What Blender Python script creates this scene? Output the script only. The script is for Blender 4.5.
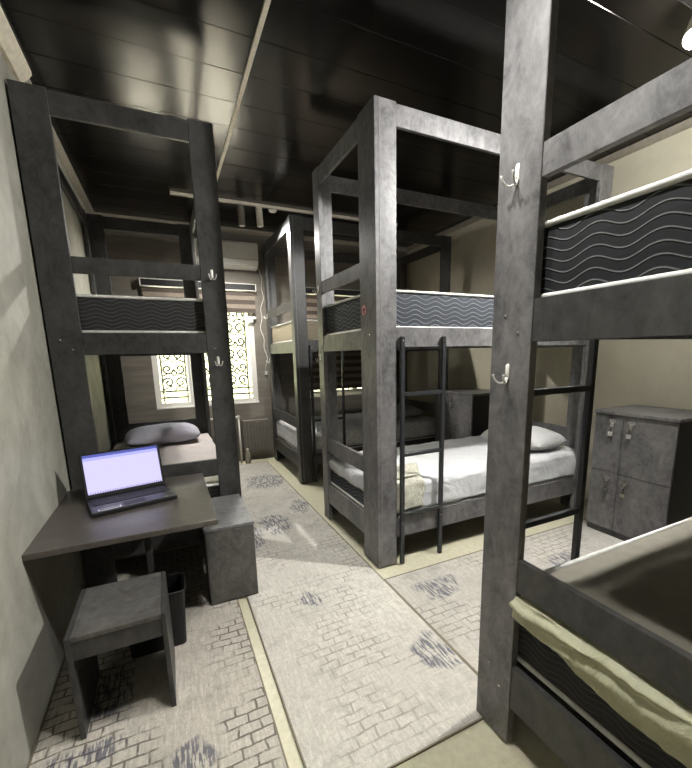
import bpy, bmesh, math, random
from mathutils import Vector, Matrix, noise
random.seed(7)
PI = math.pi
sc = bpy.context.scene
for o in list(bpy.data.objects): bpy.data.objects.remove(o)
col = sc.collection

# ------------------------------------------------------------------ camera
F, CX, CY = 392.2716, 357.8664, 427.6236
yaw, pit, rol = map(math.radians, (25.6141, -10.6113, -1.1276))
fwd = Vector((math.sin(yaw)*math.cos(pit), math.cos(yaw)*math.cos(pit), math.sin(pit)))
rgt = Vector((math.cos(yaw), -math.sin(yaw), 0)); up = rgt.cross(fwd)
r = rgt*math.cos(rol)+up*math.sin(rol); u = -rgt*math.sin(rol)+up*math.cos(rol)
cd = bpy.data.cameras.new('camera'); cam = bpy.data.objects.new('camera', cd); col.objects.link(cam)
m = Matrix.Identity(4)
for i in range(3): m[i][0] = r[i]; m[i][1] = u[i]; m[i][2] = -fwd[i]
m.translation = Vector((0, 0, 1.40)); cam.matrix_world = m
cd.sensor_fit = 'HORIZONTAL'; cd.sensor_width = 36; cd.lens = F/692*36
cd.shift_x = -(CX-346)/692; cd.shift_y = (CY-384)/692; cd.clip_start = 0.02
sc.camera = cam

# ------------------------------------------------------------------ world, light, exposure
sc.view_settings.view_transform = 'Standard'; sc.view_settings.look = 'None'
sc.view_settings.gamma = 1; sc.view_settings.use_curve_mapping = False
sc.view_settings.exposure = 0.0
w = bpy.data.worlds.new('world'); sc.world = w; w.use_nodes = True
bgn = w.node_tree.nodes['Background']
bgn.inputs[0].default_value = (0.93, 0.97, 1.0, 1); bgn.inputs[1].default_value = 5.5

def lamp(name, kind, loc, power, colr=(1, .95, .86), size=.04, aim=None, spot=120, blend=.6):
    l = bpy.data.lights.new(name, kind); l.energy = power; l.color = colr
    if kind == 'SPOT': l.spot_size = math.radians(spot); l.spot_blend = blend; l.shadow_soft_size = size
    elif kind == 'POINT': l.shadow_soft_size = size
    o = bpy.data.objects.new(name, l); col.objects.link(o); o.location = loc
    if aim: o.rotation_euler = (Vector(aim)-Vector(loc)).to_track_quat('-Z', 'Y').to_euler()
    return o
LAMP_R = (2.36, 1.22, 2.80)
lamp('near_right_lamp_light', 'SPOT', (2.28, 1.19, 2.74), 240, (1, .99, .96), .03, (.6, 1.75, .9), 150, .8)
lamp('near_right_lamp_glow', 'POINT', (2.28, 1.16, 2.70), 62, (1, .99, .96), .03)
sun = lamp('sun', 'SUN', (0, -3, 12), 150, (1, .97, .90)); sun.data.angle = .01; sun.rotation_euler = Vector((0, -.10, .99)).to_track_quat('Z', 'Y').to_euler()
lamp('near_left_lamp_light', 'SPOT', (0.45, 0.86, 2.80), 85, (1, .99, .96), .03, (.50, .80, 0), 112, .7)
lamp('near_middle_lamp_light', 'SPOT', (0.45, 1.14, 2.80), 60, (1, .99, .96), .03, (.55, 1.05, 0), 112, .7)
lamp('far_track_light', 'SPOT', (1.06, 4.40, 2.66), 95, (1, .97, .92), .05, (1.35, 3.4, 0), 165, .5)
lamp('far_track_light_two', 'SPOT', (0.85, 4.38, 2.64), 95, (1, .97, .91), .05, (0.6, 4.5, 0), 165, .5)

# ------------------------------------------------------------------ materials
def lin(c):
    c = c/255.0
    return c/12.92 if c <= .04045 else ((c+.055)/1.055)**2.4
def rgb(r_, g_, b_): return (lin(r_), lin(g_), lin(b_), 1)
class NT:
    def __init__(s, name):
        s.m = bpy.data.materials.new(name); s.m.use_nodes = True; s.t = s.m.node_tree; s.n = s.t.nodes
        s.b = s.n['Principled BSDF']
    def node(s, t, **kw):
        n = s.n.new(t)
        for k, v in kw.items(): setattr(n, k, v)
        return n
    def link(s, a, b): s.t.links.new(a, b)
    def val(s, x, sock):
        if isinstance(x, (int, float)): sock.default_value = x
        else: s.link(x, sock)
    def math(s, op, a, b=0.0, c=0.0):
        n = s.node('ShaderNodeMath', operation=op); s.val(a, n.inputs[0]); s.val(b, n.inputs[1]); s.val(c, n.inputs[2]); return n.outputs[0]
    def coord(s, out='Object', scale=(1, 1, 1), loc=(0, 0, 0)):
        tc = s.node('ShaderNodeTexCoord'); mp = s.node('ShaderNodeMapping')
        mp.inputs['Scale'].default_value = scale; mp.inputs['Location'].default_value = loc
        s.link(tc.outputs[out], mp.inputs[0]); return mp.outputs[0]
    def pos(s, scale=(1, 1, 1)):
        g = s.node('ShaderNodeNewGeometry'); mp = s.node('ShaderNodeMapping'); mp.inputs['Scale'].default_value = scale
        s.link(g.outputs['Position'], mp.inputs[0]); return mp.outputs[0]
    def noise(s, vec, scale, detail=4, rough=.55, dist=0):
        n = s.node('ShaderNodeTexNoise'); s.link(vec, n.inputs['Vector']); n.inputs['Scale'].default_value = scale
        n.inputs['Detail'].default_value = detail; n.inputs['Roughness'].default_value = rough; n.inputs['Distortion'].default_value = dist
        return n.outputs['Fac']
    def ramp(s, fac, stops):
        n = s.node('ShaderNodeValToRGB'); e = n.color_ramp.elements
        while len(e) < len(stops): e.new(.5)
        for i, (p, c) in enumerate(stops): e[i].position = p; e[i].color = c
        s.val(fac, n.inputs[0]); return n.outputs['Color']
    def mix(s, f, a, b, mode='MIX'):
        n = s.node('ShaderNodeMix', data_type='RGBA', blend_type=mode); s.val(f, n.inputs[0])
        for x, i in ((a, 6), (b, 7)):
            if isinstance(x, tuple): n.inputs[i].default_value = x
            else: s.link(x, n.inputs[i])
        return n.outputs[2]
    def bump(s, h, strength=.3, dist=.002):
        n = s.node('ShaderNodeBump'); n.inputs['Strength'].default_value = strength; n.inputs['Distance'].default_value = dist
        s.link(h, n.inputs['Height']); s.link(n.outputs[0], s.b.inputs['Normal'])
    def set(s, color=None, rough=.5, metal=0, spec=None):
        if color is not None:
            if isinstance(color, tuple): s.b.inputs['Base Color'].default_value = color
            else: s.link(color, s.b.inputs['Base Color'])
        s.val(rough, s.b.inputs['Roughness']); s.b.inputs['Metallic'].default_value = metal
        if spec is not None: s.b.inputs['Specular IOR Level'].default_value = spec
        return s.m

def plain(name, c, rough=.5, metal=0, emit=0, spec=None, var=.12, scale=30):
    t = NT(name); f = t.noise(t.coord(), scale, 3)
    a = tuple(x*(1-var) for x in c[:3])+(1,); b = tuple(min(1, x*(1+var)) for x in c[:3])+(1,)
    cc = t.ramp(f, [(.3, a), (.7, b)])
    t.set(cc, rough, metal, spec)
    if emit: t.link(cc, t.b.inputs['Emission Color']); t.b.inputs['Emission Strength'].default_value = emit
    return t.m

def laminate(name, dark, light, rough=.42, relief=.15):
    t = NT(name); p = t.pos((1, 1, .55))
    f1 = t.noise(p, 5, 7, .68, .6); f2 = t.noise(t.pos((1, 1, 1)), 26, 5, .7)
    f3 = t.noise(t.pos((1, 1, .6)), 13, 8, .78, 1.4)
    f = t.math('ADD', t.math('ADD', t.math('MULTIPLY', f1, .4), t.math('MULTIPLY', f2, .2)), t.math('MULTIPLY', f3, .4))
    c = t.ramp(f, [(.40, dark), (.50, tuple((a+b)/2 for a, b in zip(dark, light))), (.61, light)])
    t.set(c, t.math('MULTIPLY_ADD', f2, .2, rough-.1)); (t.bump(f2, relief, .0008) if relief else None); return t.m
M = {}
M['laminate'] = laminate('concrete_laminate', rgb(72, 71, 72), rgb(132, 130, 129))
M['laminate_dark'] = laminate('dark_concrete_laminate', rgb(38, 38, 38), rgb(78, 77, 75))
M['laminate_mid'] = laminate('mid_concrete_laminate', rgb(48, 47, 46), rgb(104, 102, 99))  # tone between the plain and the dark laminate
M['desk'] = laminate('brown_grey_laminate', rgb(60, 56, 52), rgb(88, 82, 76), .34, 0)
M['edge'] = plain('edge_band', rgb(120, 118, 116), .4)
M['board'] = plain('bed_board', rgb(40, 38, 36), .6)
M['black_metal'] = plain('black_powder_coat', rgb(48, 49, 51), .35, 0)
M['chrome'] = plain('polished_steel', rgb(205, 203, 198), .22, .9)
M['white_metal'] = plain('white_enamel', rgb(234, 232, 226), .35, var=.03)
M['black'] = plain('matte_black_plastic', rgb(17, 17, 18), .55)
M['white_plastic'] = plain('white_plastic', rgb(232, 229, 222), .35, var=.03)
M['red'] = plain('sticker_red', rgb(150, 40, 62), .5)
M['pink'] = plain('sticker_pink', rgb(200, 168, 170), .5)
M['piping'] = plain('piping_fabric', rgb(226, 225, 220), .8)
M['trim'] = plain('cornice_paint', rgb(150, 143, 130), .5)
M['profile'] = plain('aluminium_profile', rgb(225, 216, 196), .45)

def mattress_mat(name, base, line, top, spacing=.028, lam=.155, amp=.0115):
    t = NT(name); tc = t.node('ShaderNodeTexCoord')
    sp = t.node('ShaderNodeSeparateXYZ'); t.link(tc.outputs['Object'], sp.inputs[0])
    sn = t.node('ShaderNodeSeparateXYZ'); t.link(tc.outputs['Normal'], sn.inputs[0])
    ax = t.math('GREATER_THAN', t.math('ABSOLUTE', sn.outputs[0]), .6)
    s = t.math('ADD', t.math('MULTIPLY', ax, sp.outputs[1]), t.math('MULTIPLY', t.math('SUBTRACT', 1.0, ax), sp.outputs[0]))
    wv = t.math('MULTIPLY', t.math('SINE', t.math('MULTIPLY_ADD', s, 2*PI/lam, PI*.9)), amp)
    wob = t.math('MULTIPLY', t.math('SUBTRACT', t.noise(t.coord(), 4, 2), .5), .014)
    h = t.math('ADD', t.math('ADD', sp.outputs[2], wv), wob)
    fr = t.math('FRACT', t.math('DIVIDE', h, spacing))
    d = t.math('ABSOLUTE', t.math('SUBTRACT', fr, .5))              # 0 at the ridge
    ridge = t.math('SUBTRACT', 1.0, t.math('MINIMUM', t.math('MULTIPLY', d, 8.0), 1.0))
    fine = t.noise(t.coord(scale=(1, 1, 1)), 120, 2)
    c = t.mix(t.math('MULTIPLY', ridge, t.math('MULTIPLY_ADD', fine, .7, .5)), base, line)
    upn = t.math('GREATER_THAN', sn.outputs[2], .7)
    tf = t.noise(t.coord(), 14, 5)
    tcol = t.mix(tf, tuple(x*.8 for x in top[:3])+(1,), tuple(min(1, x*1.15) for x in top[:3])+(1,))
    t.set(t.mix(upn, c, tcol), .8, 0, .25)
    side = t.math('MULTIPLY', ridge, t.math('SUBTRACT', 1.0, upn))
    t.bump(t.math('ADD', side, t.math('MULTIPLY', tf, .25)), .8, .004); return t.m
M['mat_black'] = mattress_mat('mattress_black_wave', rgb(36, 38, 39), rgb(108, 110, 109), rgb(88, 86, 80))
M['mat_grey'] = mattress_mat('mattress_slate_wave', rgb(64, 67, 72), rgb(142, 147, 152), rgb(110, 110, 110))
M['mat_dull'] = mattress_mat('mattress_dark_dull', rgb(50, 50, 50), rgb(104, 104, 102), rgb(134, 129, 118), .022, .14, .009)
M['mat_beige'] = mattress_mat('mattress_beige_wave', rgb(150, 140, 120), rgb(190, 180, 160), rgb(150, 140, 125))

def cloth_mat(name, c1, c2, sc_=6, floral=None):
    t = NT(name); p = t.coord(); f = t.noise(p, sc_, 4)
    cc = t.mix(f, c1, c2)
    if floral:
        v = t.node('ShaderNodeTexVoronoi', feature='DISTANCE_TO_EDGE'); v.inputs['Scale'].default_value = 26
        dn = t.node('ShaderNodeTexNoise'); dn.inputs['Scale'].default_value = 22; t.link(p, dn.inputs['Vector'])
        mx = t.mix(.18, p, dn.outputs['Color']); t.link(mx, v.inputs['Vector'])
        k = t.math('LESS_THAN', v.outputs['Distance'], .06)
        cc = t.mix(t.math('MULTIPLY', k, .7), cc, floral)
    t.set(cc, .85, 0, .2); t.bump(t.noise(t.coord(scale=(1, 2.2, 1)), 5, 5, .6, 1.6), .7, .03); return t.m
M['sheet_white'] = cloth_mat('white_sheet', rgb(206, 207, 208), rgb(230, 230, 230))
M['sheet_lilac'] = cloth_mat('pale_lilac_sheet', rgb(214, 205, 208), rgb(232, 222, 214))
M['pillow_lilac'] = cloth_mat('lilac_pillow', rgb(184, 182, 198), rgb(208, 205, 215))
M['pillow_white'] = cloth_mat('white_pillow', rgb(196, 196, 196), rgb(224, 223, 220))
M['pillow_grey'] = cloth_mat('grey_pillow', rgb(130, 130, 126), rgb(160, 160, 152))
M['cloth_green'] = cloth_mat('pale_green_cloth', rgb(180, 179, 146), rgb(210, 209, 182), 9)
M['cloth_floral'] = cloth_mat('floral_cloth', rgb(204, 202, 184), rgb(222, 220, 206), 9, rgb(158, 156, 136))
M['sheet_floral'] = cloth_mat('floral_sheet', rgb(215, 215, 215), rgb(232, 232, 232), 9, rgb(120, 122, 128))

def wall_plaster(name, c1, c2, sc_=1.6, contrast=(.35, .65)):
    t = NT(name); p = t.pos()
    f = t.math('ADD', t.math('MULTIPLY', t.noise(p, sc_, 6, .65, 1.2), .75), t.math('MULTIPLY', t.noise(p, 16, 4, .7), .25))
    t.set(t.ramp(f, [(contrast[0], c1), (contrast[1], c2)]), .6, 0, .3); t.bump(t.noise(p, 12, 6, .7, 1), .25, .003); return t.m
M['wall_left'] = wall_plaster('microcement_plaster', rgb(140, 138, 126), rgb(176, 174, 162))
M['wall_right'] = wall_plaster('cream_plaster', rgb(194, 187, 165), rgb(208, 202, 180), 1.0)
def far_wall_mat():
    t = NT('taupe_board_wallpaper'); p = t.pos((.6, 1, 5)); f = t.noise(p, 3, 5, .6, .4)
    t.set(t.ramp(f, [(.3, rgb(106, 101, 93)), (.7, rgb(130, 124, 114))]), .55, 0, .3); t.bump(f, .1, .002); return t.m
M['wall_far'] = far_wall_mat()
def floor_mat():
    t = NT('beige_vinyl_floor'); f = t.noise(t.pos((8, 8, 1)), 4, 6, .7)
    t.set(t.ramp(f, [(.3, rgb(194, 189, 162)), (.7, rgb(214, 210, 184))]), .42, 0, .35); t.bump(f, .06, .001); return t.m
M['floor'] = floor_mat()
def ceil_mat():
    t = NT('glossy_dark_ceiling_panel'); f = t.noise(t.pos((1.2, 14, 1)), 3, 5, .6)
    c = t.ramp(f, [(.3, rgb(36, 33, 30)), (.7, rgb(44, 41, 37))])
    t.set(c, t.math('MULTIPLY_ADD', f, .06, .18), .9); t.b.inputs['IOR'].default_value = 1.9; t.bump(f, .05, .0005); return t.m
M['ceiling'] = ceil_mat()

def carpet_mat(name, base, base2, brick_line, blobs, off, pa=(.48, .58), wr=(.36, .52)):
    t = NT(name); g = t.node('ShaderNodeNewGeometry'); pp = g.outputs['Position']
    # gentle warp so the worn brick print is irregular
    nz = t.node('ShaderNodeTexNoise'); nz.inputs['Scale'].default_value = 9; t.link(pp, nz.inputs['Vector'])
    wsub = t.node('ShaderNodeVectorMath', operation='MULTIPLY_ADD'); t.link(nz.outputs['Color'], wsub.inputs[0])
    wsub.inputs[1].default_value = (.03, .03, 0); t.link(pp, wsub.inputs[2])
    br = t.node('ShaderNodeTexBrick'); t.link(wsub.outputs[0], br.inputs['Vector'])
    br.inputs['Scale'].default_value = 1; br.inputs['Brick Width'].default_value = .085; br.inputs['Row Height'].default_value = .047
    br.inputs['Mortar Size'].default_value = .005; br.inputs['Mortar Smooth'].default_value = .4
    br.inputs['Color1'].default_value = (0, 0, 0, 1); br.inputs['Color2'].default_value = (0, 0, 0, 1); br.inputs['Mortar'].default_value = (1, 1, 1, 1)
    mp = t.node('ShaderNodeMapping'); mp.inputs['Location'].default_value = off; t.link(pp, mp.inputs[0])
    patch = t.noise(mp.outputs[0], 2.1, 3, .6)
    pk = t.ramp(patch, [(pa[0], (0, 0, 0, 1)), (pa[1], (1, 1, 1, 1))])
    wear = t.ramp(t.noise(pp, 14, 4, .7), [(wr[0], (0, 0, 0, 1)), (wr[1], (1, 1, 1, 1))])
    f = t.math('MULTIPLY', t.math('MULTIPLY', br.outputs['Color'], pk), wear)
    # fine woven streaks along the room
    mpy = t.node('ShaderNodeMapping'); mpy.inputs['Scale'].default_value = (70, 9, 1); t.link(pp, mpy.inputs[0])
    st = t.noise(mpy.outputs[0], 1.2, 4, .7)
    mpx = t.node('ShaderNodeMapping'); mpx.inputs['Scale'].default_value = (5, 70, 1); t.link(pp, mpx.inputs[0])
    sx = t.noise(mpx.outputs[0], 1.0, 4, .7)
    stm = t.mix(t.ramp(t.noise(mp.outputs[0], 3.4, 2), [(.56, (0, 0, 0, 1)), (.66, (1, 1, 1, 1))]), st, sx)
    big = t.noise(mp.outputs[0], 1.3, 4, .6)
    c0 = t.mix(t.ramp(big, [(.35, (0, 0, 0, 1)), (.65, (1, 1, 1, 1))]), base, base2)
    c1 = t.mix(t.ramp(stm, [(.40, (.55, .55, .55, 1)), (.60, (0, 0, 0, 1))]), c0, tuple(x*.72 for x in base[:3])+(1,))
    grain = t.ramp(t.noise(pp, 75, 4, .8), [(.40, (.55, .55, .55, 1)), (.56, (0, 0, 0, 1))])
    c1 = t.mix(grain, c1, tuple(x*.74 for x in base[:3])+(1,))
    smudge = t.ramp(t.noise(wsub.outputs[0], 5, 5, .75), [(.52, (0, 0, 0, 1)), (.68, (.5, .5, .5, 1))])
    c1 = t.mix(smudge, c1, tuple(x*.55 for x in base[:3])+(1,))
    c2 = t.mix(t.math('MULTIPLY', f, .85), c1, brick_line)
    # dark blue brushed blotches
    fac = None
    nb = t.node('ShaderNodeTexNoise'); nb.inputs['Scale'].default_value = 7; nb.inputs['Detail'].default_value = 3; t.link(pp, nb.inputs['Vector'])
    wbig = t.node('ShaderNodeVectorMath', operation='MULTIPLY_ADD'); t.link(nb.outputs['Color'], wbig.inputs[0]); wbig.inputs[1].default_value = (.22, .22, 0); t.link(pp, wbig.inputs[2])
    sp = t.node('ShaderNodeSeparateXYZ'); t.link(wbig.outputs[0], sp.inputs[0])
    for (bx, by, br_, bl) in blobs:
        dx = t.math('MULTIPLY', t.math('SUBTRACT', sp.outputs[0], bx+.11), 1/br_); dy = t.math('MULTIPLY', t.math('SUBTRACT', sp.outputs[1], by+.11), 1/bl)
        d = t.math('ADD', t.math('MULTIPLY', dx, dx), t.math('MULTIPLY', dy, dy))
        k = t.math('MAXIMUM', t.math('SUBTRACT', 1.0, d), 0.0)
        fac = k if fac is None else t.math('MAXIMUM', fac, k)
    mps = t.node('ShaderNodeMapping'); mps.inputs['Scale'].default_value = (75, 11, 1); mps.inputs['Rotation'].default_value = (0, 0, .45); t.link(pp, mps.inputs[0])
    sk = t.ramp(t.noise(mps.outputs[0], 1.1, 3, .6), [(.46, (0, 0, 0, 1)), (.53, (1, 1, 1, 1))])
    kk = t.math('MULTIPLY', t.ramp(fac, [(.0, (0, 0, 0, 1)), (.5, (1, 1, 1, 1))]), sk)
    c3 = t.mix(t.math('MULTIPLY', kk, .7), c2, rgb(62, 64, 88))
    t.set(c3, .95, 0, .1); t.bump(t.noise(pp, 160, 3), .4, .003); return t.m
cb, cb2 = rgb(196, 192, 182), rgb(220, 216, 206)
M['carpet_aisle'] = carpet_mat('carpet_print_aisle', cb, cb2, rgb(146, 140, 131), [(1.03, 1.32, .1, .13), (.70, 3.1, .14, .22), (.62, 2.0, .05, .1), (.9, 4.3, .25, .3), (.47, 3.0, .1, .3), (1.0, 3.4, .1, .2)], (0, 0, 0))
M['carpet_cross'] = carpet_mat('carpet_print_cross', cb, cb2, rgb(140, 134, 125), [(1.35, 1.75, .16, .1), (2.3, 1.6, .15, .1)], (3.1, 1.2, 0))
M['carpet_left'] = carpet_mat('carpet_print_left', rgb(186, 180, 168), rgb(210, 204, 192), rgb(96, 90, 82), [(-.40, 1.46, .14, .06), (-.03, 1.30, .09, .09), (-.36, 1.75, .12, .1)], (1.7, 5.2, 0), (.42, .50), (.34, .48))

# ------------------------------------------------------------------ helpers
def link(name, bm, mat, parent=None, smooth=False, loc=None):
    me = bpy.data.meshes.new(name)
    bmesh.ops.recalc_face_normals(bm, faces=bm.faces)
    bm.to_mesh(me); bm.free()
    for mm in (mat if isinstance(mat, list) else [mat]): me.materials.append(mm)
    if smooth:
        for p in me.polygons: p.use_smooth = True
    o = bpy.data.objects.new(name, me); col.objects.link(o)
    if loc: o.location = loc
    if parent: o.parent = parent
    return o
def tag(o, label, cat=None, group=None, kind=None):
    if label: o['label'] = label
    if cat: o['category'] = cat
    if group: o['group'] = group
    if kind: o['kind'] = kind
    return o
def struct(o): o['kind'] = 'structure'; return o
def empty(name, loc=(0, 0, 0), rz=0, parent=None):
    o = bpy.data.objects.new(name, None); col.objects.link(o); o.location = loc; o.rotation_euler = (0, 0, rz)
    o.empty_display_size = .1
    if parent: o.parent = parent
    return o
def bx(bm, x0, x1, y0, y1, z0, z1, bev=0.0):
    v = [bm.verts.new(p) for p in ((x0, y0, z0), (x1, y0, z0), (x1, y1, z0), (x0, y1, z0), (x0, y0, z1), (x1, y0, z1), (x1, y1, z1), (x0, y1, z1))]
    fs = [bm.faces.new([v[i] for i in q]) for q in ((0, 3, 2, 1), (4, 5, 6, 7), (0, 1, 5, 4), (1, 2, 6, 5), (2, 3, 7, 6), (3, 0, 4, 7))]
    if bev:
        es = list({e for f in fs for e in f.edges})
        bmesh.ops.bevel(bm, geom=es, offset=bev, segments=1, affect='EDGES', profile=.5)
    return fs
def box(name, mat, parent, x0, x1, y0, y1, z0, z1, bev=.0015):
    bm = bmesh.new(); bx(bm, x0, x1, y0, y1, z0, z1, bev); return link(name, bm, mat, parent)
def tube(bm, pts, rad, seg=8, closed=False, cap=True):
    pts = [Vector(p) for p in pts]; n = len(pts); rings = []
    rads = rad if isinstance(rad, (list, tuple)) else [rad]*n
    prev = None
    for i, p in enumerate(pts):
        if closed: t = (pts[(i+1) % n]-pts[i-1]).normalized()
        else: t = (pts[min(i+1, n-1)]-pts[max(i-1, 0)]).normalized()
        if prev is None:
            a = Vector((0, 0, 1)) if abs(t.z) < .9 else Vector((1, 0, 0))
            s = t.cross(a).normalized()
        else: s = (prev-t*prev.dot(t)).normalized()
        prev = s; q = t.cross(s)
        rings.append([bm.verts.new(p+(s*math.cos(2*PI*k/seg)+q*math.sin(2*PI*k/seg))*rads[i]) for k in range(seg)])
    for i in range(n if closed else n-1):
        a, b = rings[i], rings[(i+1) % n]
        for k in range(seg): bm.faces.new((a[k], a[(k+1) % seg], b[(k+1) % seg], b[k]))
    if cap and not closed: bm.faces.new(rings[0][::-1]); bm.faces.new(rings[-1])
def cyl(bm, p0, p1, rad, seg=14): tube(bm, [p0, p1], rad, seg)
def grid_mesh(bm, nx, ny, fn):
    g = [[bm.verts.new(fn(i/(nx-1), j/(ny-1))) for j in range(ny)] for i in range(nx)]
    for i in range(nx-1):
        for j in range(ny-1): bm.faces.new((g[i][j], g[i+1][j], g[i+1][j+1], g[i][j+1]))
    return g
def nz(x, y, z=0, s=1.0): return noise.noise(Vector((x*s, y*s, z*s)))

# ------------------------------------------------------------------ room shell
XL, XR, YF, YB, ZC = -.575, 3.45, 5.35, -1.1, 2.95
W1 = (-.15, 1.09, .78, 2.28); W2 = (1.80, 2.95, .80, 2.28)
struct(box('floor', M['floor'], None, XL-.2, XR+.2, YB-.2, YF+.25, -.1, 0, 0))
struct(box('wall_left', M['wall_left'], None, XL-.2, XL, YB-.2, YF+.25, 0, 3.05, 0))
struct(box('wall_right', M['wall_right'], None, XR, XR+.2, YB-.2, YF+.25, 0, 3.05, 0))
struct(box('wall_back', M['wall_right'], None, XL, XR, YB-.2, YB, 0, 3.05, 0))
bm = bmesh.new(); T = .25
bx(bm, XL, W1[0], YF, YF+T, 0, 3.05); bx(bm, W1[1], W2[0], YF, YF+T, 0, 3.05); bx(bm, W2[1], XR, YF, YF+T, 0, 3.05)
for Wn in (W1, W2): bx(bm, Wn[0], Wn[1], YF, YF+T, 0, Wn[2]); bx(bm, Wn[0], Wn[1], YF, YF+T, Wn[3], 3.05)
struct(link('wall_far', bm, M['wall_far']))
ce = struct(empty('ceiling', (0, 0, ZC)))
box('ceiling_slab', M['black'], ce, XL, XR, YB, YF, .02, .10, 0)
y = YB; pitch = .28
pm = {}
while y < YF-.02:
    y1 = min(y+pitch, YF)
    for k, (a, b) in enumerate(((XL, .552), (.578, XR))):
        box('ceiling_panel', M['ceiling'], ce, a, b, y+.0015, y1-.0015, .004, .02, .002)
    y = y1
box('joint_strip', M['profile'], ce, .553, .577, YB, YF-.03, -.003, .02, .001)
# cornice (coving) round the ceiling
def cornice(name, a, b, axis, mat=None, s=.045):
    bm = bmesh.new()
    prof = [(0, 0), (0, -s), (.27*s, -s), (.67*s, -.67*s), (s, -.27*s), (s, 0)]
    ends = []
    for t in (a, b):
        ring = []
        for (p, q) in prof:
            if axis == 'far': ring.append(bm.verts.new((t, YF-p, ZC+q)))
            elif axis == 'right': ring.append(bm.verts.new((XR-p, t, ZC+q)))
            elif axis == 'left': ring.append(bm.verts.new((XL+p, t, ZC+q)))
        ends.append(ring)
    n = len(prof)
    for k in range(n): bm.faces.new((ends[0][k], ends[0][(k+1) % n], ends[1][(k+1) % n], ends[1][k]))
    bm.faces.new(ends[0]); bm.faces.new(ends[1][::-1])
    return struct(link(name, bm, mat or M['trim']))
cornice('trim_1', XL+.001, XR-.001, 'far'); cornice('trim_2', YB, YF-.047, 'right'); cornice('trim_3', 3.0, YF-.047, 'left'); cornice('trim_4', YB, 2.98, 'left', M['profile'], .07)

# ground and wall added outside, to brighten the ceiling reflection and tone the view
M['added_terrace'] = plain('added_pale_paving', rgb(226, 222, 210), .8, scale=3)
M['added_garden_wall'] = plain('added_wall_render', rgb(140, 142, 112), .9, var=.25, scale=2)
struct(box('added_terrace', M['added_terrace'], None, -6, 12, YF+T+.02, 9.7, -.12, -.02, 0))
gw = struct(empty('added_garden_wall', (-6, 9.75, -.12)))
box('wall_body', M['added_garden_wall'], gw, 0, 18, 0, .2, 0, 2.9, 0)
box('coping', M['added_terrace'], gw, 0, 18, -.04, .24, 2.901, 2.96, .01)
# windows -------------------------------------------------
GL = bpy.data.materials.new('window_glass'); GL.use_nodes = True
gb = GL.node_tree.nodes['Principled BSDF']; gb.inputs['Base Color'].default_value = (.95, .97, .95, 1); gb.inputs['Roughness'].default_value = .02
gb.inputs['Transmission Weight'].default_value = 1; gb.inputs['IOR'].default_value = 1.02
M['grille'] = plain('pale_iron_grille', rgb(112, 110, 98), .6)
def scroll(cx, cz, rr, turns, sgn, flip, n=26):
    out = []
    for i in range(n):
        t = i/(n-1); a = t*turns*2*PI; q = rr*(1-.85*t)
        out.append((cx+sgn*q*math.cos(a+PI/2*flip), 0, cz+q*math.sin(a+PI/2*flip)))
    return out
def window(name, Wn, n):
    o = struct(empty(name, (Wn[0], YF+.07, 0)))
    Wd = Wn[1]-Wn[0]; z0, z1 = Wn[2], Wn[3]; f = .038; yq = 0
    bm = bmesh.new()
    bx(bm, 0, f, -.03, .03, z0, z1); bx(bm, Wd-f, Wd, -.03, .03, z0, z1); bx(bm, f, Wd-f, -.03, .03, z0, z0+f); bx(bm, f, Wd-f, -.03, .03, z1-f, z1)
    link('window_frame', bm, M['white_plastic'], o)
    box('window_sill', M['white_plastic'], o, 0, Wd, -.075, -.03, z0-.0, z0+.02)
    pw = (Wd-2*f)/n
    for k in range(n):
        a = f+k*pw; b = a+pw
        if k: box('mullion', M['white_plastic'], o, a-.014, a+.014, -.028, .028, z0+f, z1-f)
        a2 = a+(.014 if k else 0); b2 = b-(.014 if k < n-1 else 0)
        bm = bmesh.new(); s = .026
        bx(bm, a2, a2+s, -.02, .02, z0+f, z1-f); bx(bm, b2-s, b2, -.02, .02, z0+f, z1-f)
        bx(bm, a2+s, b2-s, -.02, .02, z0+f, z0+f+s); bx(bm, a2+s, b2-s, -.02, .02, z1-f-s, z1-f)
        link('sash', bm, M['white_plastic'], o)
        box('pane', GL, o, a2+s, b2-s, -.003, .003, z0+f+s, z1-f-s, 0)
        # wrought iron grille outside the glass
        bm = bmesh.new(); mid = (a+b)/2; hw = pw*.36
        for zz in (z0+.12, z0+.20, z1-.25): tube(bm, [(a+.01, 0, zz), (b-.01, 0, zz)], .013, 5)
        for xx in (mid-hw, mid+hw): tube(bm, [(xx, 0, z0+.05), (xx, 0, z1-.05)], .012, 5)
        q = 0; zz = z0+.31
        while zz < z1-.3:
            for sg in (-1, 1):
                tube(bm, scroll(mid+sg*hw*.5, zz, hw*.48, 1.35, sg, q % 2*2), .012, 5)
                tube(bm, [(mid+sg*hw*.02, 0, zz-.09), (mid+sg*hw*.3, 0, zz-.05), (mid+sg*hw*.95, 0, zz-.085)], .010, 5)
            zz += .17; q += 1
        link('scroll_grille', bm, M['grille'], o, True, (0, .11, 0))
    return o
window('window_1', W1, 3); window('window_2', W2, 3)

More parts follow.
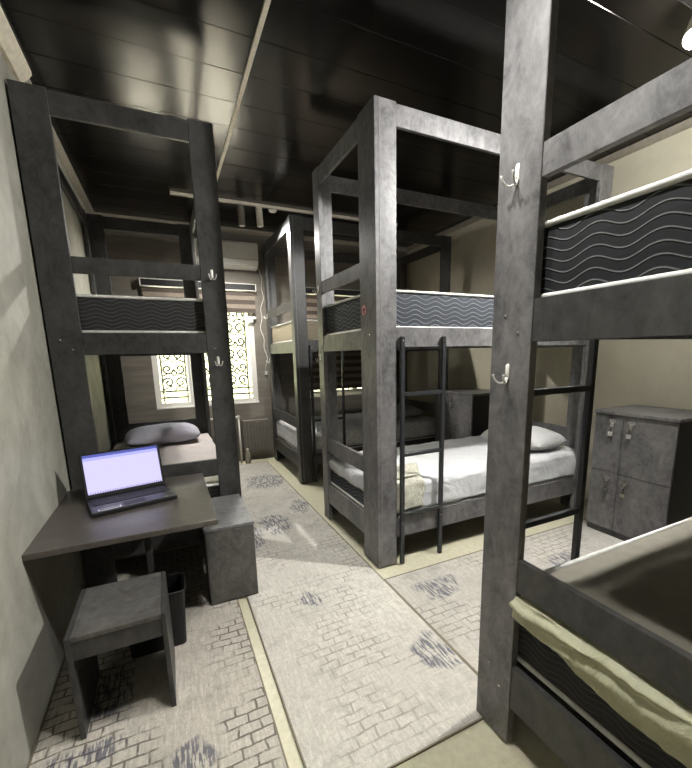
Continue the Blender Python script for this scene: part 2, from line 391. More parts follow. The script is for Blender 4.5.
# blinds ---------------------------------------------------
def slat_mat():
    t = NT('brown_blind_slat'); p = t.pos((1, 1, 12)); f = t.noise(p, 7, 4, .6, .4)
    t.set(t.ramp(f, [(.3, rgb(56, 48, 40)), (.7, rgb(92, 80, 68))]), .6); return t.m
M['slat'] = slat_mat(); M['slat_pale'] = plain('pale_blind_slat', rgb(140, 128, 114), .7)
def blind(x0, x1, ztop, zbot, label, pale):
    o = empty('window_blind', (x0, YF-.05, 0)); tag(o, label, 'blind')
    Wd = x1-x0
    box('cassette', M['black'], o, .012, Wd-.012, -.026, .045, ztop, ztop+.07)
    bm = bmesh.new()
    bx(bm, 0, Wd, -.03, .045, ztop+.07, ztop+.078); bx(bm, 0, Wd, -.03, .045, ztop-.008, ztop)
    bx(bm, 0, .01, -.03, .045, ztop, ztop+.07); bx(bm, Wd-.01, Wd, -.03, .045, ztop, ztop+.07)
    link('cassette_trim', bm, M['white_plastic'], o)
    z = ztop-.012; k = 0
    while z-.052 > zbot+.03:
        box('slat', M['slat_pale'] if k % 2 == pale else M['slat'], o, .02, Wd-.02, .002+.002*(k % 2), .006+.002*(k % 2), z-.054, z, 0)
        z -= .052; k += 1
    box('bottom_bar', M['white_plastic'], o, .018, Wd-.018, -.004, .014, zbot, zbot+.03)
    return o
blind(-.18, 1.13, 2.22, 1.87, 'short brown slatted roller blind above the white grille window at the room end', 1)
blind(1.76, 2.99, 2.22, .86, 'brown striped blind drawn down behind the bunks on the far wall', 1)

# carpets --------------------------------------------------
def carpet(x0, x1, y0, y1, mat, label, z=0.001):
    bm = bmesh.new(); bx(bm, x0, x1, y0, y1, z, z+.007, .002); o = link('carpet', bm, mat); tag(o, label, 'carpet')
    bm = bmesh.new(); e = .006
    bx(bm, x0-e, x0, y0-e, y1+e, z, z+.008); bx(bm, x1, x1+e, y0-e, y1+e, z, z+.008); bx(bm, x0, x1, y0-e, y0, z, z+.008); bx(bm, x0, x1, y1, y1+e, z, z+.008)
    link('edge_binding', bm, M['binding'], o); return o
M['binding'] = plain('carpet_binding', rgb(128, 120, 102), .9)
carpet(.30, 1.095, .962, 5.14, M['carpet_aisle'], 'long pale grey carpet running down the aisle to the window wall')
carpet(1.108, 3.30, .962, 1.955, M['carpet_cross'], 'pale grey brick-print carpet between the two right-hand bunks, before the lockers')
carpet(-.565, .240, .55, 3.0, M['carpet_left'], 'grey brick-print carpet beneath the stool and desk')

# ------------------------------------------------------------------ bunk beds
def hook_bm():
    bm = bmesh.new(); n = 8                                          # local: face normal +Y, z up
    pts = []
    for k in range(9):
        a = PI*k/8; pts.append((math.cos(a)*.0085, .018+math.sin(a)*.0085))
    for k in range(9):
        a = PI+PI*k/8; pts.append((math.cos(a)*.0085, -.018+math.sin(a)*.0085))
    lo = [bm.verts.new((x, 0, z)) for x, z in pts]; hi = [bm.verts.new((x*.85, .003, z*.95)) for x, z in pts]
    N = len(pts); bm.faces.new(lo); bm.faces.new(hi[::-1])
    for k in range(N): bm.faces.new((lo[k], lo[(k+1) % N], hi[(k+1) % N], hi[k]))
    for s in (-1, 1):
        P = []
        for k in range(11):
            t = k/10; a = -PI*.5+PI*.95*t
            out = .004+.036*(1-math.cos(PI*t))/2; dz = -.018-.022*math.sin(PI*min(t*1.05, 1))+.012*t
            P.append((s*out*.55, out, dz))
        tube(bm, P, [.0032]*10+[.0045], 7)
    return bm
hook_mesh = None
def hook(parent, loc, rz):
    global hook_mesh
    if hook_mesh is None:
        o = link('coat_hook', hook_bm(), M['white_metal'], parent, True); hook_mesh = o.data
    else:
        o = bpy.data.objects.new('coat_hook', hook_mesh); col.objects.link(o); o.parent = parent
    o.location = loc; o.rotation_euler = (0, 0, rz); return o
cap_mesh = None
def cap(parent, loc, axis):                                          # round screw cover
    global cap_mesh
    if cap_mesh is None:
        bm = bmesh.new(); tube(bm, [(0, 0, 0), (0, 0, .002), (0, 0, .003)], [.006, .0055, .003], 12)
        o = link('screw_cap', bm, M['chrome'], parent, True); cap_mesh = o.data
    else:
        o = bpy.data.objects.new('screw_cap', cap_mesh); col.objects.link(o); o.parent = parent
    o.location = loc
    o.rotation_euler = {'-u': (0, -PI/2, 0), '-v': (PI/2, 0, 0)}[axis]; return o

def bunk(x0, y0, rz, L, W, label, wa=(.15, .12), wb=.14, H=2.75, mat='laminate', rail='laminate', ladder=None, hooks=(), t=.03):
    """local u = long side away from the aisle end, v = width; u=0 is the aisle end"""
    o = empty('bunk_bed', (x0, y0, 0), rz); tag(o, label, 'bunk bed', 'bunk beds of the dormitory')
    mt = M[mat]
    for ci, (cu, cv) in enumerate(((0, 0), (0, 1), (1, 0), (1, 1))):
        bm = bmesh.new(); a = wa[cv]; 
        u0, u1 = (0, t) if cu == 0 else (L-t, L)
        v0, v1 = (0, a) if cv == 0 else (W-a, W)
        bx(bm, u0, u1, v0, v1, 0.009, H, .002)
        b0, b1 = (t+.0005, wb) if cu == 0 else (L-wb, L-t-.0005)
        c0, c1 = (0, t) if cv == 0 else (W-t, W)
        bx(bm, b0, b1, c0, c1, 0.009, H, .002)
        link('post', bm, mt, o)
        if cu == 0:
            box('edge_strip', M['edge'], o, t-.001, t+.0035, *( (-.0012, 0) if cv == 0 else (W, W+.0012)), .009, H, 0)
    g = .003; k = .022                                               # boards sit a little behind the post faces
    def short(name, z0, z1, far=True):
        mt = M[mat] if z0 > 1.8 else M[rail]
        box(name, mt, o, g, g+k, wa[0]+.0005, W-wa[1]-.0005, z0, z1)
        if far: box(name, mt, o, L-g-k, L-g, wa[0]+.0005, W-wa[1]-.0005, z0, z1)
    def long(name, z0, z1, sides=(0, 1)):
        for s in sides:
            a, b = (g, g+k) if s == 0 else (W-g-k, W-g)
            box(name, mt, o, wb+.0005, L-wb-.0005, a, b, z0, z1)
    short('top_beam', 2.63, 2.742); long('top_beam', 2.63, 2.742)
    short('rail', 1.425, 1.548); long('rail', 1.437, 1.556)
    short('rail', .165, .328); long('rail', .195, .332)
    short('guard_board', 1.865, 1.952); short('guard_board', .615, .728)
    box('headboard', mt, o, L-.05, L-.028, wa[0]+.01, W-wa[1]-.01, .34, .614, 0) if False else None
    box('bed_board', M['board'], o, .035, L-.035, .035, W-.035, 1.52, 1.548, 0)
    box('bed_board', M['board'], o, .035, L-.035, .035, W-.035, .300, .327, 0)
    if ladder:
        ua, ub, side, zs = ladder
        la = empty('ladder', (0, 0, 0), 0, o)
        v = -.014 if side == 0 else W+.014
        for uu in (ua, ub): box('stringer', M['black_metal'], la, uu-.013, uu+.013, v-.012, v+.012, .009, 1.50, .002)
        for z in zs: box('rung', M['black_metal'], la, ua+.0135, ub-.0135, v-.011, v+.011, z-.012, z+.012, .002)
        for uu in (ua, ub):
            cap(o, (uu, v-.0125 if side == 0 else v-.0125, 1.475), '-v'); cap(o, (uu, v-.0125, .30), '-v')
    for (face, c, z) in hooks:
        if face == '-u': hook(o, (-.0003, c, z), PI/2)
        elif face == '-v': hook(o, (c, -.0003, z), PI)
    for cvv, zs in ((wa[0]*.5-.028, (1.508,)), (wa[0]*.5+.022, (1.455,)), (W-wa[1]*.5+.022, (1.508, .275)), (W-wa[1]*.5-.03, (1.455, .215))):
        for z in zs: cap(o, (-.0003, cvv, z), '-u')
    return o

def rbox_ring(x0, x1, y0, y1, z, rad, seg=5):
    out = []
    for (cx, cy, a0) in ((x1-rad, y1-rad, 0), (x0+rad, y1-rad, PI/2), (x0+rad, y0+rad, PI), (x1-rad, y0+rad, 1.5*PI)):
        for k in range(seg+1):
            a = a0+PI/2*k/seg; out.append((cx+rad*math.cos(a), cy+rad*math.sin(a), z))
    return out
def mattress(xa, xb, ya, yb, z0, h, mat, label, sag=0):
    cx, cy = (xa+xb)/2, (ya+yb)/2; hx, hy = (xb-xa)/2, (yb-ya)/2
    bm = bmesh.new(); rings = []
    for (z, ins) in ((0, .008), (.008, 0), (h*.35, -.004), (h*.7, -.004), (h-.008, 0), (h, .01)):
        rings.append([bm.verts.new(p) for p in rbox_ring(-hx+ins, hx-ins, -hy+ins, hy-ins, z, .05)])
    for a, b in zip(rings, rings[1:]):
        n = len(a)
        for k in range(n): bm.faces.new((a[k], a[(k+1) % n], b[(k+1) % n], b[k]))
    bm.faces.new(rings[0][::-1]); bm.faces.new(rings[-1])
    o = link('mattress', bm, mat, None, False, (cx, cy, z0)); tag(o, label, 'mattress')
    for z in (.004, h-.004):
        bm = bmesh.new(); tube(bm, rbox_ring(-hx-.003, hx+.003, -hy-.003, hy+.003, z, .05), .009, 7, closed=True); link('piping', bm, M['piping'], o, True)
    return o

# footprints
B = {
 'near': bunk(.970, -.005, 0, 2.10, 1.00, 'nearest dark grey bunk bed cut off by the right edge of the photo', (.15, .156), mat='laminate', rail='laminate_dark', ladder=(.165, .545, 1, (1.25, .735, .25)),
        hooks=(('-u', .925, 1.905), ('-u', .925, 1.335)), H=2.75),
 'mid': bunk(1.130, 2.083, 0, 2.05, .985, 'middle grey bunk bed with a ladder and white-sheeted lower bed', (.205, .11), ladder=(.172, .482, 0, (1.15, .76, .359)),
        hooks=(('-u', .935, 1.905), ('-u', .935, 1.38))),
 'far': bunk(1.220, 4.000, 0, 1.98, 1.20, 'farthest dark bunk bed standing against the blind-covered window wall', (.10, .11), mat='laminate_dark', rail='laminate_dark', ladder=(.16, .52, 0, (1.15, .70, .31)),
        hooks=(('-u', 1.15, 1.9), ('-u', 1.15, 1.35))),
 'left': bunk(.386, 2.700, PI/2, 2.02, .950, 'dark grey bunk bed along the left wall behind the desk', (.14, .155), mat='laminate_dark', rail='laminate_dark', hooks=(('-u', .075, 1.905), ('-u', .08, 1.378))),  # darker laminate puts this bunk's weak lighting into its colour
}
# sticker on the middle bunk's aisle post
st = empty('round_sticker', (1.1290, 2.235, 1.665)); tag(st, 'small round pink and red sticker on the middle bunk post', 'sticker')
bm = bmesh.new(); tube(bm, [(0, 0, 0), (-.0012, 0, 0)], .036, 28); link('sticker_disc', bm, M['pink'], st)
bm = bmesh.new(); tube(bm, [(-.0014, .033*math.cos(2*PI*k/28), .033*math.sin(2*PI*k/28)) for k in range(28)], .0022, 5, closed=True); link('sticker_ring', bm, M['red'], st)
bm = bmesh.new(); bx(bm, -.0024, -.0013, -.006, .006, -.022, .014); bx(bm, -.0024, -.0013, -.018, .018, -.004, .006); link('sticker_mark', bm, M['red'], st)

mattress(1.015, 3.03, .035, .955, 1.551, .205, M['mat_black'], 'black wave-quilted mattress with white piping on the nearest bunk, upper level')
mattress(1.015, 3.03, .035, .955, .338, .207, M['mat_dull'], 'bare dark mattress of the nearest bunk, lower level, with pale edge')
mattress(1.170, 3.14, 2.122, 3.03, 1.551, .222, M['mat_grey'], 'slate grey wave-quilted mattress on the upper level of the middle bunk')
mattress(1.170, 3.14, 2.125, 3.03, .330, .205, M['mat_grey'], 'mattress beneath the white sheet on the middle bunk, lower level')
mattress(1.262, 3.15, 4.045, 5.15, 1.551, .21, M['mat_beige'], 'beige quilted mattress on the upper level of the farthest bunk')
mattress(1.262, 3.15, 4.045, 5.15, .330, .20, M['mat_grey'], 'mattress under the sheet on the farthest bunk, lower level')
mattress(-.525, .345, 2.742, 4.66, 1.551, .205, M['mat_dull'], 'dark mattress with pale piping lines above the laptop, upper level of left bunk')
mattress(-.525, .345, 2.742, 4.66, .330, .215, M['mat_dull'], 'dark lower mattress of the left bunk behind the desk')

# sheets and cloths ------------------------------------------
def draped(name, xa, xb, ya, yb, ztop, drop, mat, label, cat, sides, amp=.008, nx=60, ny=36, seed=0, lump=0.0):
    """cloth over a mattress; sides: drop lengths for (x0, x1, y0, y1)"""
    dx0, dx1, dy0, dy1 = [drop*s for s in sides]
    Lx = xb-xa; Ly = yb-ya
    def f(a, b):
        s = -dx0+(Lx+dx0+dx1)*a; q = -dy0+(Ly+dy0+dy1)*b
        x = xa+min(max(s, 0), Lx); yy = ya+min(max(q, 0), Ly); z = ztop
        ex = max(-s, s-Lx, 0); ey = max(-q, q-Ly, 0)
        wr = nz(s*6+seed, q*6, seed, 1)*amp+abs(nz(s*3+q*5, q*2-s*4, seed+9, 1.5))*amp*1.4
        if ex or ey:
            d = max(ex, ey); z -= d*(1-.02)
            if ex >= ey: x += (-1 if s < 0 else 1)*(.006+abs(wr)*1.0)
            else: yy += (-1 if q < 0 else 1)*(.006+abs(wr)*1.0)
            z += nz(s*5, q*5, seed+3)*.008
        else: z += .004+abs(wr)+lump*max(0, nz(s*2.2, q*2.2, seed+5))
        return (x, yy, z)
    bm = bmesh.new(); grid_mesh(bm, nx, ny, f)
    o = link(name, bm, mat, None, True); tag(o, label, cat)
    md = o.modifiers.new('cloth_thickness', 'SOLIDIFY'); md.thickness = .003; md.offset = 1
    return o
draped('bed_sheet', 1.163, 3.147, 2.117, 3.037, .540, .19, M['sheet_white'], 'white fitted sheet on the lower bed of the middle bunk', 'bed sheet', (.42, .9, 1, .9), .014, 110, 70, 3, .012)
draped('bed_sheet', -.531, .351, 3.40, 4.667, .549, .18, M['sheet_lilac'], 'pale pinkish sheet on the bed under the left window behind the laptop', 'bed sheet', (.9, .9, .55, .5), .012, 60, 60, 7, .01)
draped('bed_sheet', 1.255, 3.157, 4.038, 5.157, .536, .18, M['sheet_floral'], 'white patterned sheet on the lower bed of the farthest bunk', 'bed sheet', (1, .6, 1, .6), .01, 70, 40, 11, .03)
draped('lit_patch_cloth', .10, .330, 2.76, 3.02, .552, .05, M['cloth_floral'], 'pale cloth standing in for the lit patch on the mattress corner beside the desk end', 'cloth', (.3, .3, .3, .3), .006, 14, 14, 4)  # added cloth stands in for a lit patch on the bare mattress
fl = draped('floral_throw', 1.20, 1.49, 2.100, 2.46, .560, .20, M['cloth_floral'], 'small yellowish floral cloth hanging behind the middle bunk ladder', 'cloth', (.0, .0, .95, 0), .009, 26, 34, 5, .02)
for v in fl.data.vertices:
    v.co.x += max(0, v.co.y-2.11)*.55+.012*math.sin(v.co.z*40)
# pale green cloth tucked along the aisle edge of the nearest lower mattress
bm = bmesh.new()
def tuck(a, b):
    yy = .838-a*.80; wdt = .6+.55*min(1, a*2.2)
    P = [(1.13, .556), (1.06, .572), (1.005, .598), (.972, .606), (.960, .585), (.962, .552), (.972, .515), (.985, .50-.02*wdt)]
    q = b*(len(P)-1); i = min(int(q), len(P)-2); t = q-i
    x = P[i][0]*(1-t)+P[i+1][0]*t; z = P[i][1]*(1-t)+P[i+1][1]*t
    z = .545+(z-.545)*wdt if z < .545 else z
    fold = .007+.007*math.sin(b*24+nz(a*4, 1, 2)*5+a*3)+nz(a*9, b*5, 5)*.006+nz(a*34, b*9, 7)*.003
    if i >= 2: x -= fold*1.2
    z += nz(a*8, b*4+a*3, 8)*.006 - (.004 if z > .59 else 0)
    return (x, yy, min(z, .609))
grid_mesh(bm, 110, 34, tuck)
o = link('rumpled_cloth', bm, M['cloth_green'], None, True); tag(o, 'long pale green rumpled cloth tucked over the nearest lower mattress under the board', 'cloth')
md = o.modifiers.new('cloth_thickness', 'SOLIDIFY'); md.thickness = .0025

def pillow(cx, cy, z, lx, ly, h, rz, mat, label, seed=0):
    bm = bmesh.new(); nx, ny = 44, 32
    def shp(a, b, s):
        p, q = a*2-1, b*2-1
        e = (max(0, 1-abs(p)**3.2))**.5*(max(0, 1-abs(q)**3.2))**.5
        k = 1-.07*(abs(p)*(1-abs(q)))-.0
        ww = nz(p*2.5+seed, q*2.5, seed)*.10+abs(nz(p*4+q*3+seed, q*2, seed+4))*.13
        zz = h*.5*e*(1+ww) if s > 0 else -h*.38*e
        return (p*lx/2*(1-.06*q*q), q*ly/2*(1-.06*p*p), h*.38+zz)
    g = grid_mesh(bm, nx, ny, lambda a, b: shp(a, b, 1)); g2 = grid_mesh(bm, nx, ny, lambda a, b: shp(a, b, -1))
    bmesh.ops.remove_doubles(bm, verts=bm.verts, dist=.0005)
    o = link('pillow', bm, mat, None, True, (cx, cy, z)); o.rotation_euler = (0, 0, rz); tag(o, label, 'pillow'); return o
pillow(-.09, 4.35, .562, .68, .46, .20, .05, M['pillow_lilac'], 'lilac-white pillow on the bed behind the laptop', 1)
pillow(2.83, 2.48, .553, .44, .64, .20, .12, M['pillow_white'], 'white pillow at the wall end of the middle bunk', 2)
pillow(2.80, 4.55, .556, .44, .66, .17, .1, M['pillow_grey'], 'shaded grey pillow on the farthest lower bed', 3)

# ------------------------------------------------------------------ desk, stool, cabinet
dk = empty('desk', (XL, 1.83, 0)); tag(dk, 'dark grey laminate desk fixed to the left wall with a laptop on it', 'desk')
box('desk_top', M['desk'], dk, .001, .722, 0, .835, .634, .660, .002)
box('desk_leg', M['laminate_dark'], dk, .365, .395, .60, .66, .009, .6335, .002)
box('back_rail', M['laminate_dark'], dk, .05, .71, .80, .82, .55, .6335, .002)

def two_hole(): pass
stl = empty('stool', (-.42, 1.555, 0)); tag(stl, 'square grey board stool in front of the desk', 'stool')
box('seat', M['laminate_mid'], stl, .0185, .3065, 0, .345, .412, .430, .0015)
box('side_panel', M['laminate_dark'], stl, 0, .018, 0, .345, .009, .430, .0015)
box('side_panel', M['laminate_dark'], stl, .307, .325, 0, .345, .009, .430, .0015)
box('apron', M['laminate_dark'], stl, .0185, .3065, .004, .022, .335, .4115, .001)
box('apron', M['laminate_dark'], stl, .0185, .3065, .322, .340, .335, .4115, .001)

cb = empty('step_cabinet', (.095, 2.172, 0)); tag(cb, 'grey box cabinet beside the desk at the foot of the left bunk post', 'cabinet')
box('cabinet_body', M['laminate_mid'], cb, .004, .270, .004, .515, .009, .452, .002)
box('cabinet_top', M['laminate'], cb, 0, .275, 0, .520, .4525, .470, .002)
box('front_panel', M['laminate_mid'], cb, .008, .266, -.001, .0035, .02, .448, .001)
sk = empty('wall_socket', (.0945, 2.30, .20)); tag(sk, 'small white socket on the cabinet side under the desk', 'socket')
box('socket_plate', M['white_plastic'], sk, -.011, 0, -.04, .04, -.028, .028, .002)
bm = bmesh.new(); 
for yy in (-.016, .016): tube(bm, [(-.0112, yy, 0), (-.013, yy, 0)], .010, 14)
link('socket_face', bm, M['white_metal'], sk)
bn = empty('waste_bin', (-.16, 2.0, .009)); tag(bn, 'black waste bin on the carpet behind the stool', 'bin')
bm = bmesh.new()
def ringq(hx, hy, z): return [bm.verts.new(p) for p in rbox_ring(-hx, hx, -hy, hy, z, .02, 3)]
R_ = [ringq(.12, .075, 0), ringq(.135, .09, .285), ringq(.138, .093, .29), ringq(.128, .083, .29), ringq(.09, .07, .012)]
for a, b in zip(R_, R_[1:]):
    for k in range(len(a)): bm.faces.new((a[k], a[(k+1) % len(a)], b[(k+1) % len(a)], b[k]))
bm.faces.new(R_[0][::-1]); bm.faces.new(R_[-1]); link('bin_body', bm, M['black'], bn)
bm = bmesh.new(); tube(bm, [p for p in rbox_ring(-.138, .138, -.093, .093, .293, .022, 3)], .005, 6, closed=True); link('bin_rim', bm, M['black'], bn, True)

# ------------------------------------------------------------------ laptop
ang = math.atan2(2.21-2.118, -.011+.384)
lp = empty('laptop', (-.384, 2.118, .6615), ang); tag(lp, 'open black laptop with a glowing pale screen on the desk', 'laptop')
LW, LD = .384, .245
box('base', M['black'], lp, 0, LW, 0, LD, .002, .022, .003)
M['palm'] = plain('palm_rest', rgb(24, 25, 34), .35)
box('palm_rest', M['palm'], lp, .006, LW-.006, .005, .095, .0222, .0232, .0004)
bm = bmesh.new()
for i in range(15):
    for j in range(5):
        bx(bm, .022+i*.0228, .022+i*.0228+.0195, .108+j*.0245, .108+j*.0245+.021, .0222, .0245)
o = link('keyboard', bm, M['black'], lp); o['kind'] = 'stuff'
box('touchpad', M['black'], lp, .14, .24, .018, .078, .0233, .0238, .0002)
box('side_edge', M['profile'], lp, LW-.0005, LW+.0008, .03, LD-.03, .009, .016, 0)
lid = empty('lid', (0, LD-.004, .022), 0, lp); lid.rotation_euler = (math.radians(-14), 0, 0)
box('lid_shell', M['black'], lid, 0, LW, 0, .010, 0, .238, .003)
def screen_mat():
    t = NT('laptop_screen'); tc = t.node('ShaderNodeTexCoord'); s = t.node('ShaderNodeSeparateXYZ'); t.link(tc.outputs['Object'], s.inputs[0])
    z = s.outputs[2]; x = s.outputs[0]
    c = t.mix(t.math('GREATER_THAN', z, .214), (.66, .62, 1.0, 1), (.10, .12, .45, 1))
    task = t.math('MULTIPLY', t.math('LESS_THAN', z, .031), .8)
    ic = t.math('GREATER_THAN', t.math('SINE', t.math('MULTIPLY', x, 560)), .2)
    c = t.mix(t.math('MULTIPLY', task, ic), c, (.10, .12, .3, 1))
    c2 = t.mix(t.math('MULTIPLY', t.math('GREATER_THAN', z, .198), t.math('LESS_THAN', z, .214)), c, (.45, .45, .95, 1))
    t.set((0.01, .01, .01, 1), .15); t.link(c2, t.b.inputs['Emission Color']); t.b.inputs['Emission Strength'].default_value = 1.15; return t.m
box('screen', screen_mat(), lid, .014, LW-.014, -.0012, -.0002, .022, .228, 0)
lb = box('sticker', M['white_plastic'], lp, .03, .128, .014, .040, .0233, .0236, 0); lb['label'] = 'pale rounded sticker'
bm = bmesh.new(); bx(bm, .035, .123, .018, .036, .0237, .0239)
link('sticker_print', bm, M['palm'], lp)

# ------------------------------------------------------------------ lockers
def locker(x0, y0, y1, label, H=.955):
    D = .50; o = empty('locker', (x0, y0, 0)); tag(o, label, 'locker', None)
    Ww = y1-y0
    box('locker_body', M['laminate_dark'], o, .02, D, .006, Ww-.006, .009, H-.0225, .002)
    box('side_panel', M['black'], o, .02, D, 0, .0058, .009, H-.0225, 0)  # black sheet puts the shade on this locker side into its colour
    box('locker_top', M['laminate'], o, -.012, D, -.012, Ww+.004, H-.022, H, .002)
    box('plinth', M['laminate_dark'], o, .010, .0195, .01, Ww-.01, .009, .055, 0)
    ysp = Ww*.62; zm = .497
    for (a, b) in ((.002, ysp-.002), (ysp+.002, Ww-.002)):
        for (z0, z1) in ((.058, zm-.002), (zm+.002, H-.026)):
            d = box('locker_door', M['laminate'], o, 0, .0185, a, b, z0, z1, .0015)
            # hasp and padlock close to the centre joint
            near = a < .1
            hy = (b-.055) if near else (a+.07); hz = z1-.045
            h = bmesh.new(); bx(h, -.004, 0, hy-.024, hy+.024, hz-.014, hz+.014, .001); bx(h, -.008, -.004, hy-.012, hy+.012, hz-.045, hz+.004, .001)
            tube(h, [(-.008, hy, hz-.03), (-.022, hy, hz-.03)], .004, 8)
            link('hasp', h, M['chrome'], d, False)
            h = bmesh.new(); cz = hz-.048; N = 10
            tube(h, [(-.016, hy+.011*math.cos(PI*q/N), cz-.008+.017*math.sin(PI*q/N)) for q in range(N+1)]+[(-.016, hy-.011, cz-.03)], .0028, 7)
            tube(h, [(-.016, hy+.011, cz-.008), (-.016, hy+.011, cz-.03)], .0028, 7)
            bx(h, -.024, -.008, hy-.019, hy+.019, cz-.062, cz-.026, .003)
            link('padlock', h, M['chrome'], d, False)
    return o
locker(2.90, 1.325, 1.870, 'dark grey four-door locker with padlocks between the nearest and middle bunks')
locker(2.93, 3.25, 3.90, 'dark grey padlocked locker seen through the middle bunk, before the farthest bunk')

# ------------------------------------------------------------------ air conditioner, cable, radiator
ac = empty('air_conditioner', (.42, YF, 2.47)); tag(ac, 'white split air conditioner high on the window wall', 'air conditioner')
bm = bmesh.new(); prof = [(0, 0), (-.10, 0), (-.165, .035), (-.19, .09), (-.195, .27), (-.18, .292), (-.14, .30), (0, .30)]
ends = [[bm.verts.new((x, p-.001, q)) for p, q in prof] for x in (0, .735)]
n = len(prof)
for k in range(n): bm.faces.new((ends[0][k], ends[0][(k+1) % n], ends[1][(k+1) % n], ends[1][k]))
bm.faces.new(ends[0]); bm.faces.new(ends[1][::-1]); link('housing', bm, M['white_plastic'], ac)
bm = bmesh.new(); v = [bm.verts.new(p) for p in ((.04, -.107, .0005), (.695, -.107, .0005), (.695, -.166, .0325), (.04, -.166, .0325), (.04, -.104, -.006), (.695, -.104, -.006), (.695, -.170, .027), (.04, -.170, .027))]
for q in ((0, 1, 2, 3), (4, 5, 6, 7), (0, 1, 5, 4), (1, 2, 6, 5), (2, 3, 7, 6), (3, 0, 4, 7)): bm.faces.new([v[i] for i in q])
link('louvre', bm, M['white_metal'], ac)
box('seam', M['trim'], ac, .01, .725, -.1975, -.1955, .088, .092, 0)
cbl = []
for k in range(46):
    t = k/45; z = 2.46-t*1.26
    cbl.append((1.20+.022*math.sin(t*9)+.012*math.sin(t*31), YF-.012, z))
cbl = [(1.157, YF-.03, 2.52), (1.19, YF-.015, 2.50)]+cbl
bm = bmesh.new(); tube(bm, cbl, .004, 6); o = link('cable', bm, M['white_plastic'], None, True); tag(o, 'thin white cable hanging from the air conditioner beside the window', 'cable')
bm = bmesh.new(); bx(bm, -.015, .015, -.03, 0, -.05, 0, .003); link('plug', bm, M['white_plastic'], o, False, (cbl[-1][0], YF-.001, cbl[-1][2]))

rd = empty('radiator', (.83, YF, 0)); tag(rd, 'low taupe radiator panel under the window at the aisle end', 'radiator')
M['taupe'] = plain('taupe_enamel', rgb(112, 107, 99), .45)
box('radiator_panel', M['taupe'], rd, 0, .36, -.07, -.012, .12, .56, .004)
for k in range(8): box('fin', M['taupe'], rd, .02+k*.042, .045+k*.042, -.078, -.0705, .14, .54, .002)
box('bracket', M['taupe'], rd, .1, .14, -.0118, 0, .3, .4, 0); 
pp = empty('heating_pipe', (.785, YF-.12, 0)); tag(pp, 'white heating pipe rising to a valve under the window', 'pipe')
bm = bmesh.new(); tube(bm, [(0, 0, .003), (0, 0, .61)], .011, 10); link('riser', bm, M['white_metal'], pp, True)
bm = bmesh.new(); tube(bm, [(-.45, 0, .625), (-.018, 0, .625)], .013, 10); link('branch', bm, M['white_metal'], pp, True)
bm = bmesh.new(); tube(bm, [(0, 0, .605), (0, 0, .615), (0, 0, .635), (0, 0, .65)], [.014, .02, .02, .01], 12); link('valve', bm, M['white_metal'], pp, True)
bo = empty('spray_bottle', (.86, YF-.16, 0)); tag(bo, 'small grey bottle on the floor beside the white pipe', 'bottle')
bm = bmesh.new(); tube(bm, [(0, 0, .001), (0, 0, .01), (0, 0, .13), (0, 0, .16), (0, 0, .175)], [.03, .034, .034, .016, .014], 16); link('bottle_body', bm, M['trim'], bo, True)
bm = bmesh.new(); tube(bm, [(0, 0, .1755), (0, 0, .2)], .016, 12); link('bottle_cap', bm, M['white_plastic'], bo, True)

# ------------------------------------------------------------------ track lights
GLOW = bpy.data.materials.new('lamp_glow'); GLOW.use_nodes = True
g_ = GLOW.node_tree.nodes['Principled BSDF']; g_.inputs['Emission Color'].default_value = (1, .97, .9, 1); g_.inputs['Emission Strength'].default_value = 25
M['track_white'] = plain('white_track', rgb(222, 214, 196), .4)
def track(x0, x1, y, label, mt='track_white'):
    o = empty('light_track', (x0, y, ZC)); tag(o, label, 'light track')
    box('track_rail', M[mt], o, 0, x1-x0, -.017, .017, -.024, .0035, .002)
    box('track_slot', M['black'], o, .01, x1-x0-.01, -.005, .005, -.0245, -.0242, 0)
    box('end_cap', M[mt], o, -.006, -.0002, -.018, .018, -.025, .0035, .001)
    box('end_cap', M[mt], o, x1-x0+.0002, x1-x0+.006, -.018, .018, -.025, .0035, .001)
    return o
track(.20, 2.70, 4.43, 'white light track across the ceiling before the window wall')
track(-.10, 2.75, 1.20, 'black light track across the ceiling above the nearest bunk', 'black')
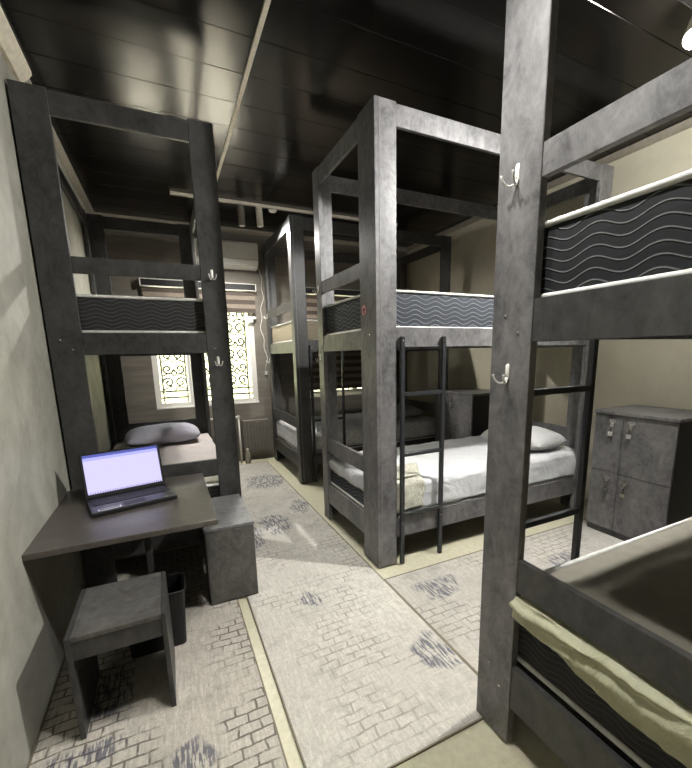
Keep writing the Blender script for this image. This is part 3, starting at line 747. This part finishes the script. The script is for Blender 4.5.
def spot(x, y, aim, label, cmat, lit=True, r=.028, ln=.13):
    top = Vector((x, y, ZC-.026)); o = empty('track_lamp', top); tag(o, label, 'spotlight')
    box('adapter', cmat, o, -.03, .03, -.014, .014, -.018, -.0005, .001)
    bm = bmesh.new(); tube(bm, [(0, 0, -.018), (0, 0, -.06)], .006, 8); link('stem', bm, cmat, o, True)
    d = (Vector(aim)-(top+Vector((0, 0, -.06)))).normalized()
    c0 = Vector((0, 0, -.06))-d*ln*.25; c1 = c0+d*ln
    bm = bmesh.new(); tube(bm, [c0, c0+d*.004, c1-d*.004, c1], [r*.9, r, r, r*.96], 20); link('lamp_head', bm, cmat, o, False)
    bm = bmesh.new(); tube(bm, [c1+d*.0004, c1+d*.002], r*.8, 20); link('lens', bm, GLOW if lit else M['white_plastic'], o)
    return o
spot(.845, 4.43, (.85, 4.36, 0), 'clear grey cylinder spotlight, left one on the far ceiling track', M['taupe'], False, .034, .19)
spot(1.03, 4.43, (1.12, 4.38, 0), 'pale cylinder spotlight beside the round detector on the far track', M['track_white'], False, .034, .17)
spot(2.36, 1.20, (1.2, 1.0, 1.0), 'glaring lit spotlight at the top right corner of the photo', M['track_white'], True, .048)
spot(.45, 1.20, (.7, .7, 0), 'spotlight on the near ceiling track left of the aisle', M['track_white'], True)
dm = empty('smoke_detector', (1.19, 4.49, ZC-.0)); tag(dm, 'small round white detector on the ceiling next to the far track', 'detector')
bm = bmesh.new(); tube(bm, [(0, 0, .003), (0, 0, -.02), (0, 0, -.034), (0, 0, -.042)], [.045, .045, .036, .012], 24); link('dome', bm, M['white_plastic'], dm, True)

# repeats of one kind share a group phrase; every label stays its own
GROUPS = {'mattress': 'mattresses on the bunk beds', 'pillow': 'pillows on the lower beds', 'locker': 'padlocked lockers by the right wall',
          'carpet': 'printed carpets on the floor', 'bed_sheet': 'sheets on the lower beds', 'track_lamp': 'spotlights on the ceiling tracks',
          'light_track': 'ceiling light tracks', 'window_blind': 'blinds on the window wall'}
for o in bpy.data.objects:
    k = o.name.split('.')[0]
    if o.parent is None and k in GROUPS: o['group'] = GROUPS[k]
